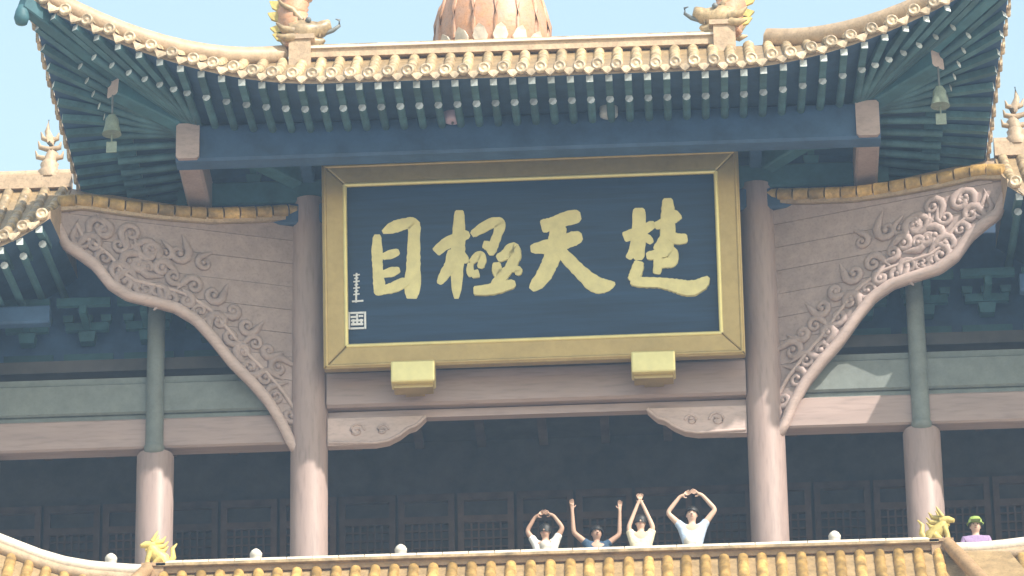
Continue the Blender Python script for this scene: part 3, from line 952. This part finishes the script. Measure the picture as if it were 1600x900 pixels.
def character(name, label, strokes, sx, sy, ox, oy):
    """brush strokes: lists of (x, y, width) in a zoomed picture of the photo"""
    b_ = MB()
    for k_, st in enumerate(strokes):
        P_ = []
        cm = catmull(st)
        for i_, (x_, y_, w_) in enumerate(cm):
            t_ = i_ / (len(cm) - 1)
            w_ *= min(1, .68 + 6 * t_) * min(1, .55 + 5 * (1 - t_)) * (1 + .05 * math.sin(x_ * .9 + y_ * .7))
            a, c_ = SP_(ox + x_ / sx, oy + y_ / sy)
            P_.append((a, c_, max(w_, 6) / sx / 100 * .90))
        L_, R_ = [], []
        for i, (a, c_, w_) in enumerate(P_):
            q0, q1 = P_[max(0, i - 1)], P_[min(len(P_) - 1, i + 1)]
            t = Vector((q1[0] - q0[0], q1[1] - q0[1]))
            t = t.normalized() if t.length > 1e-6 else Vector((1, 0))
            nn_ = Vector((-t.y, t.x))
            L_.append((a + nn_.x * w_, c_ + nn_.y * w_)); R_.append((a - nn_.x * w_, c_ - nn_.y * w_))
        h = .024 + .003 * k_
        m_ = len(P_)
        V = [sm(a, c_, -.015) for a, c_ in L_] + [sm(a, c_, -.015) for a, c_ in R_]
        V += [sm(p[0] + (q[0] - p[0]) * .1, p[1] + (q[1] - p[1]) * .1, h) for p, q in zip(L_, R_)]
        V += [sm(p[0] + (q[0] - p[0]) * .9, p[1] + (q[1] - p[1]) * .9, h) for p, q in zip(L_, R_)]
        F_ = []
        for i in range(m_ - 1):
            F_ += [(2 * m_ + i, 2 * m_ + i + 1, 3 * m_ + i + 1, 3 * m_ + i), (i, i + 1, 2 * m_ + i + 1, 2 * m_ + i), (m_ + i, 3 * m_ + i, 3 * m_ + i + 1, m_ + i + 1)]
        F_ += [(0, 2 * m_, 3 * m_, m_), (m_ - 1, 2 * m_ - 1, 4 * m_ - 1, 3 * m_ - 1)]
        b_.add(V, F_)
    o = b_.build(name, 'letter', S_)
    o['label'] = label
    return o


# zoom of the left pair: origin (530, 320), factor 4.5; of the right pair: origin (810, 300), factor 4.5
mu = [[(262, 215, 38), (262, 330, 52), (270, 470, 50), (285, 600, 60), (290, 640, 40)],
      [(300, 200, 26), (380, 165, 60), (470, 140, 56), (520, 150, 60), (522, 260, 60), (520, 420, 66), (515, 560, 76), (510, 665, 76)],
      [(300, 372, 34), (360, 355, 44), (420, 335, 30)],
      [(300, 495, 34), (360, 480, 48), (425, 462, 32)],
      [(285, 605, 40), (370, 590, 52), (450, 555, 50), (490, 545, 30)]]
ji = [[(675, 345, 50), (740, 290, 56), (830, 245, 60), (915, 215, 40)],
      [(842, 50, 44), (840, 160, 56), (835, 320, 66), (828, 500, 56), (825, 668, 36)],
      [(805, 330, 60), (780, 430, 56), (740, 500, 50), (700, 565, 30)],
      [(845, 330, 30), (880, 385, 36), (900, 420, 20)],
      [(930, 225, 36), (1000, 180, 48), (1080, 140, 50), (1130, 150, 52), (1110, 230, 44), (1075, 320, 48), (1070, 370, 30)],
      [(1010, 290, 34), (1040, 300, 44), (1075, 330, 36)],
      [(925, 420, 28), (920, 470, 34), (935, 515, 34)],
      [(925, 420, 30), (980, 370, 44), (1005, 400, 40), (990, 460, 32)],
      [(930, 505, 34), (985, 492, 40)],
      [(1110, 395, 40), (1170, 365, 52), (1220, 320, 56), (1235, 380, 56), (1190, 470, 46), (1110, 560, 50), (1085, 600, 30)],
      [(1105, 420, 40), (1120, 500, 46), (1180, 470, 30), (1260, 470, 34), (1250, 510, 30)],
      [(945, 615, 44), (1040, 610, 54), (1140, 590, 56), (1240, 565, 40)]]
tian = [[(160, 260, 70), (240, 240, 66), (340, 205, 72), (440, 185, 62)],
        [(85, 415, 40), (170, 405, 66), (280, 385, 66), (390, 345, 72), (450, 330, 50)],
        [(280, 250, 76), (275, 340, 82), (255, 430, 86), (215, 530, 76), (165, 620, 72), (90, 700, 50)],
        [(290, 420, 50), (360, 500, 60), (450, 590, 66), (540, 665, 80), (610, 675, 66), (680, 660, 24)]]
chu = [[(740, 340, 50), (800, 320, 54), (880, 290, 50), (960, 240, 40)],
       [(850, 135, 56), (850, 250, 66), (845, 380, 66), (845, 500, 56)],
       [(835, 340, 50), (810, 430, 44), (770, 490, 34)],
       [(860, 330, 34), (910, 350, 40), (940, 385, 24)],
       [(960, 265, 40), (1030, 240, 50), (1100, 200, 56), (1135, 175, 50)],
       [(1052, 70, 50), (1055, 200, 66), (1050, 340, 66), (1045, 450, 50)],
       [(1035, 330, 44), (1000, 390, 44), (960, 430, 30)],
       [(1070, 330, 44), (1120, 355, 54), (1190, 350, 44)],
       [(900, 475, 40), (980, 460, 48), (1070, 440, 52), (1090, 500, 46), (1050, 545, 40)],
       [(975, 470, 36), (980, 540, 40), (970, 600, 36)],
       [(985, 530, 40), (1050, 520, 48), (1105, 510, 36)],
       [(850, 510, 44), (830, 580, 56), (800, 650, 50)],
       [(790, 640, 50), (870, 655, 50), (990, 660, 50), (1100, 680, 64), (1200, 700, 76), (1280, 675, 62), (1335, 625, 34)]]
character('character', 'gold brush character for eye', mu, 4.5, 4.5, 530, 320)
character('character', 'gold brush character for utmost', ji, 4.5, 4.5, 530, 320)
character('character', 'gold brush character for sky', tian, 4.5, 4.5, 810, 300)
character('character', 'gold brush character with a long sweeping foot', chu, 4.5, 4.5, 810, 300)
# signature column and seal
b = MB()
for k_, (x_, y_, a_, c_) in enumerate([(120, 500, 46, 9), (118, 522, 30, 9), (120, 545, 44, 9), (119, 568, 26, 9), (121, 590, 46, 9), (119, 612, 30, 9), (121, 634, 44, 9), (130, 682, 80, 12)]):
    p, q = SP_(530 + (x_ - a_ / 2) / 4.5, 320 + y_ / 4.5), SP_(530 + (x_ + a_ / 2) / 4.5, 320 + (y_ - 5) / 4.5)
    b.bar(sm(*p, .025), sm(*q, .025), .02, c_ / 450, up=Vector((0, 0, 1)))
p, q = SP_(530 + 120 / 4.5, 320 + 485 / 4.5), SP_(530 + 119 / 4.5, 320 + 690 / 4.5)
b.bar(sm(*p, .028), sm(*q, .028), .028, .03, up=Vector((0, 1, 0)))
b.build('signature', 'seal', S_)
b = MB()
pc = SP_(530 + 128 / 4.5, 320 + 815 / 4.5)
for k_ in (-1, 1):
    b.box(sm(pc[0] + k_ * .125, pc[1], .03), (.03, .02, .28)); b.box(sm(pc[0], pc[1] + k_ * .125, .03), (.21, .02, .03))
for k_, (da, dcc, l_, hh) in enumerate([(-.05, .06, .10, .03), (.06, .07, .07, .03), (-.05, 0, .09, .03), (.055, .0, .08, .03), (0, -.06, .19, .035), (.0, .02, .03, .17), (-.06, -.03, .03, .10), (.065, -.03, .03, .1)]):
    b.box(sm(pc[0] + da, pc[1] + dcc, .031 + .001 * k_), (l_, .02, hh))
b.build('seal', 'seal', S_)
# gold blocks that carry the board
for px, py in ((646, 586), (1021, 571)):
    p = U(px, py, -.62)
    e = tag(empty('support_block', (p.x + XC, p.y, p.z - .18)), 'bright gold block under the sign board, ' + ('below the character for utmost' if px < 800 else 'between the characters for sky and the sweeping foot'), 'bracket', 'gold blocks carrying the sign board')
    b = MB(); b.box((0, .0, .18), (.68, .34, .36)); b.build('block', 'gold_bright', e, bevel=.03)
    b = MB(); b.box((0, .06, -.03), (.60, .26, .06)); b.bar((0, .12, .1), (0, .50, .1), .3, .16); b.build('cleat', 'gold', e)

# ------------------------------------------------------------------ hanging lamps, wind bells
for px, py, side in ((707, 176, 'above the character for utmost'), (951, 168, 'above the right half of the sign board')):
    p = U(px, py, PY - .34)
    e = tag(empty('hanging_lamp', (p.x + XC, p.y, p.z - .16)), 'small pale floodlight hanging under the eave purlin, ' + ('the pinkish one' if px < 800 else 'the longer grey one'), 'lamp', 'floodlights above the sign board')
    h = .30 if px < 800 else .46
    b = MB(); b.lathe([(.09, 0), (.14, .02), (.14, h * .6), (.10, h * .8), (.03, h)], (0, 0, 0), 14); b.build('housing', 'lamp' if px < 800 else 'lamp_grey', e)
    b = MB(); b.tube([(0, 0, h - .02), (0, 0, soff(p.x, PY - .34) - .2 - p.z + .16)], .018, 6); b.build('stem', 'iron', e)
    b = MB(); b.bar((-.17, 0, h * .4), (.17, 0, h * .4), .03, .03); b.build('yoke', 'iron', e)
for sx in (-1, 1):
    p = Vector((sx * 6.3, -2.95, soff(6.3, -2.9) - .48))
    e = tag(empty('wind_bell', (p.x + XC, p.y, p.z - .95)), 'bronze wind bell under the eave corner above the ' + ('sunlit carved board' if sx > 0 else 'shaded carved board'), 'bell', 'wind bells under the roof corners')
    b = MB(); b.tube([(0, 0, .62), (0, 0, .97)], .016, 6); b.build('chain', 'iron', e)
    b = MB(); b.lathe([(.15, .30), (.14, .33), (.11, .45), (.10, .55), (.06, .62), (.02, .64)], (0, 0, 0), 14); b.build('bell_body', 'bronze', e)
    b = MB(); b.tube([(0, 0, .4), (0, 0, .16)], .012, 6); b.box((0, 0, .08), (.16, .015, .18)); b.build('clapper', 'bronze', e)


# ------------------------------------------------------------------ people on the gallery
def skinned(name, verts, edges, rad, mats, parent, root=0, sub=2):
    me = bpy.data.meshes.new('tmp')
    me.from_pydata([tuple(v) for v in verts], edges, [])
    o = bpy.data.objects.new('tmp', me); col.objects.link(o)
    o.modifiers.new('skin', 'SKIN'); o.modifiers['skin'].use_smooth_shade = True
    for i, r_ in enumerate(rad):
        sv = me.skin_vertices[0].data[i]
        sv.radius = r_ if hasattr(r_, '__len__') else (r_, r_)
        sv.use_root = (i == root)
    s_ = o.modifiers.new('sub', 'SUBSURF'); s_.levels = s_.render_levels = sub
    dg = bpy.context.evaluated_depsgraph_get()
    m2 = bpy.data.meshes.new_from_object(o.evaluated_get(dg))
    bpy.data.objects.remove(o)
    m2.name = name
    m2.materials.clear()
    m2.materials.append(M[mats])
    return m2


def person(px, py, y, H, arms, shirt, trousers, label, hat=None, hair_long=False, sleeve=.55, turn=0.0, skin='skin'):
    """(px, py) is the head centre in the photo; arms: per side elbow, wrist as (out, up) from the head centre"""
    hp = U(px, py, y)
    k_ = H / 1.70
    hz = H - .115 * k_
    base = hp.z - hz
    e = tag(empty('person', (hp.x + XC, y, FLOOR)), label, 'person', 'people on the gallery making shapes with their arms')
    dz_ = base - FLOOR
    e.rotation_euler = (0, 0, turn)
    V, Ed, Rd = [], [], []

    def v(p, r_, frm=None):
        V.append(Vector(p) * 1); Rd.append(r_)
        if frm is not None: Ed.append((frm, len(V) - 1))
        return len(V) - 1
    z0 = dz_
    pel = v((0, 0, z0 + .95 * k_), (.135 * k_, .10 * k_))
    wai = v((0, 0, z0 + 1.1 * k_), (.125 * k_, .09 * k_), pel)
    che = v((0, 0, z0 + 1.30 * k_), (.15 * k_, .10 * k_), wai)
    nb = v((0, .01, z0 + 1.42 * k_), .065 * k_, che)
    nk = v((0, .005, z0 + 1.49 * k_), .052 * k_, nb)
    jaw = v((0, -.02, z0 + 1.535 * k_), (.072 * k_, .085 * k_), nk)
    hd = v((0, -.005, z0 + 1.60 * k_), (.092 * k_, .108 * k_), jaw)
    tp = v((0, .0, z0 + 1.665 * k_), (.075 * k_, .09 * k_), hd)
    sleeves = []
    for sd in (-1, 1):
        (eo, eu), (wo, wu) = arms[0 if sd < 0 else 1]
        shd = v((sd * (.165 if eu > -.2 else .18) * k_, 0, z0 + (1.42 if eu > -.2 else 1.38) * k_), .058 * k_, che)
        el = v((sd * eo, -.03, z0 + hz + eu), .042 * k_, shd)
        wr = v((sd * wo, -.06, z0 + hz + wu), .028 * k_, el)
        d = (V[wr] - V[el]).normalized()
        if .08 < wo < .2: d = (d + Vector((-sd * 1.2, 0, 0))).normalized()
        ac = Vector((0, -1, 0)).cross(d) * sd          # thumb side
        pa = v(V[wr] + d * .05 * k_, (.036 * k_, .018 * k_), wr)
        kn = v(V[wr] + d * .09 * k_, (.038 * k_, .016 * k_), pa)
        for f_, (o_, L_) in enumerate(((-.030, .062), (-.010, .078), (.010, .082), (.029, .072))):
            b1 = v(V[kn] + ac * o_ * k_ + d * .014 * k_, .0085 * k_, kn)
            b2 = v(V[b1] + d * L_ * .5 * k_, .008 * k_, b1)
            v(V[b2] + d * L_ * .45 * k_ + Vector((0, -.012, 0)), .006 * k_, b2)
        t1 = v(V[pa] + ac * .045 * k_, .011 * k_, pa)
        v(V[t1] + ac * .02 * k_ + d * .035 * k_, .008 * k_, t1)
        sleeves.append((V[shd].copy(), V[shd].lerp(V[el], sleeve), V[el].copy()))
    for sd in (-1, 1):
        hi_ = v((sd * .09 * k_, 0, z0 + .88 * k_), .085 * k_, pel)
        kne = v((sd * .10 * k_, -.01, .5 * k_ + dz_ * .5), .058 * k_, hi_)
        an = v((sd * .10 * k_, .01, .09), .042 * k_, kne)
        v((sd * .11 * k_, -.13 * k_, .035), .034 * k_, an)
    body = put('body', skinned('body', V, Ed, Rd, skin, e), e)
    # face
    hc = V[hd]
    b_ = MB()
    b_.tube([hc + Vector((0, -.092 * k_, .015 * k_)), hc + Vector((0, -.118 * k_, -.025 * k_)), hc + Vector((0, -.095 * k_, -.03 * k_))], [.008 * k_, .015 * k_, .012 * k_], 7)
    for sd in (-1, 1): b_.ball(hc + Vector((sd * .08 * k_, .005, -.01 * k_)), .026 * k_, 8, sc=(.4, .8, 1.2))
    b_.build('nose_and_ears', skin, body)
    b_ = MB()
    for sd in (-1, 1):
        b_.ball(hc + Vector((sd * .032 * k_, -.086 * k_, .008 * k_)), .012 * k_, 7, sc=(1.2, .6, .7))
        b_.bar(hc + Vector((sd * .018 * k_, -.093 * k_, .034 * k_)), hc + Vector((sd * .05 * k_, -.084 * k_, .034 * k_)), .008, .007)
    b_.build('eyes', 'eye', body)
    b_ = MB(); b_.ball(hc + Vector((0, -.088 * k_, -.055 * k_)), .022 * k_, 7, sc=(1, .4, .3)); b_.build('mouth', cloth('lip', (.42, .16, .14)), body)
    # hair
    b_ = MB(); P_ = []; n_, h_ = 16, 9
    rs = random.Random(px)
    for i in range(h_ + 1):
        t = (math.pi * .62) * i / h_
        for j in range(n_):
            a = 2 * math.pi * j / n_
            front = max(0, -math.sin(a))
            tt = t * (1 - .30 * front)
            if hair_long and i == h_: tt = t
            r_ = 1 + rs.uniform(-.02, .03)
            q_ = Vector((.112 * k_ * r_ * math.sin(tt) * math.cos(a), .126 * k_ * r_ * math.sin(tt) * math.sin(a) + .008, .125 * k_ * r_ * math.cos(tt) + .014 * k_))
            P_.append(hc + q_)
    b_.add(P_, [(i * n_ + j, i * n_ + (j + 1) % n_, (i + 1) * n_ + (j + 1) % n_, (i + 1) * n_ + j) for i in range(h_) for j in range(n_)], 0, True)
    if hair_long:
        b_.tube([hc + Vector((0, .07, 0)), hc + Vector((0, .10, -.12)), hc + Vector((0, .10, -.28))], [.085, .08, .04], 9)
    b_.build('hair', 'hair', body)
    # shirt and trousers
    V2 = [V[pel], V[wai], V[che], V[nb].lerp(V[che], .0)]
    E2 = [(0, 1), (1, 2), (2, 3)]
    R2 = [(.155 * k_, .118 * k_), (.148 * k_, .112 * k_), (.17 * k_, .122 * k_), (.085 * k_, .08 * k_)]
    for sh, mid, el in sleeves:
        V2 += [sh, sh.lerp(mid, .5), mid]; i = len(V2)
        E2 += [(2, i - 3), (i - 3, i - 2), (i - 2, i - 1)]
        R2 += [.078 * k_, .068 * k_, .062 * k_]
    put('shirt', skinned('shirt', V2, E2, R2, shirt, e), e)
    V3, E3, R3 = [V[pel] + Vector((0, 0, .02))], [], [(.15 * k_, .115 * k_)]
    for sd in (-1, 1):
        V3 += [Vector((sd * .09 * k_, 0, z0 + .86 * k_)), Vector((sd * .10 * k_, -.01, .5 * k_ + dz_ * .5)), Vector((sd * .10 * k_, .01, .12))]
        i = len(V3)
        E3 += [(0, i - 3), (i - 3, i - 2), (i - 2, i - 1)]
        R3 += [.10 * k_, .078 * k_, .065 * k_]
    put('trousers', skinned('trousers', V3, E3, R3, trousers, e), e)
    if hat:
        b_ = MB(); b_.lathe([(.13 * k_, .03), (.135 * k_, .04), (.108 * k_, .05), (.105 * k_, .10), (.08 * k_, .14), (.02, .155)], hc, 16)
        b_.box(hc + Vector((0, -.15 * k_, .045)), (.15 * k_, .12 * k_, .014)); b_.build('cap', hat, e)
    return e


cloth('light_blue_cloth', (.50, .60, .78)); cloth('cream_cloth', (.74, .66, .48)); cloth('white_cloth', (.80, .78, .76))
cloth('navy_cloth', (.04, .08, .14)); cloth('purple_cloth', (.34, .24, .42)); cloth('dark_trousers', (.03, .03, .04)); cloth('green_cloth', (.30, .42, .10)); cloth('rose_cloth', (.55, .36, .34))
person(1081, 806, -.35, 1.72, (((.37, .05), (.17, .30)), ((.36, .08), (.16, .32))), 'light_blue_cloth', 'dark_trousers',
       'person in a light blue shirt, arms curved into a ring overhead', sleeve=.35)
person(1001, 818, -.30, 1.62, (((.19, -.08), (.035, .30)), ((.19, -.08), (.035, .30))), 'cream_cloth', 'dark_trousers',
       'person in a cream shirt, hands joined in a point overhead', hair_long=True, sleeve=.7)
person(932, 835, .10, 1.62, (((.36, .0), (.38, .36)), ((.35, .0), (.36, .38))), 'navy_cloth', 'dark_trousers',
       'person in a dark shirt with both arms held straight up', sleeve=.3, skin='skin_tan', turn=R(12))
person(852, 832, .05, 1.62, (((.28, .04), (.14, .25)), ((.28, .04), (.14, .25))), 'white_cloth', 'dark_trousers',
       'person in a white shirt, arms closed in a small ring around the head', sleeve=.6, skin='skin_tan', hair_long=True, turn=R(-10))
ep = person(1524, 824, -.25, 1.66, (((.22, -.42), (.12, -.55)), ((.22, -.42), (.12, -.55))), 'purple_cloth', 'dark_trousers',
            'person in a purple shirt and green cap standing beyond the flank column', hat='green_cloth', sleeve=.6)
ep['group'] = 'people on the gallery'

# ------------------------------------------------------------------ haze
b = MB(); b.box((0, 0, 24.5), (400, 300, 51))
hm = bpy.data.materials.new('haze_air'); hm.use_nodes = True
hn = hm.node_tree.nodes
for q in list(hn):
    if q.type != 'OUTPUT_MATERIAL': hn.remove(q)
pv = hn.new('ShaderNodeVolumePrincipled')
pv.inputs['Color'].default_value = (0.48, 0.70, 1.0, 1)
pv.inputs['Density'].default_value = 0.0013
pv.inputs['Anisotropy'].default_value = 0.0
hm.node_tree.links.new(pv.outputs[0], hn['Material Output'].inputs['Volume'])
M['haze'] = hm
tag(b.build('haze', 'haze'), 'pale bluish haze in the air around the tower', 'haze', kind='stuff')
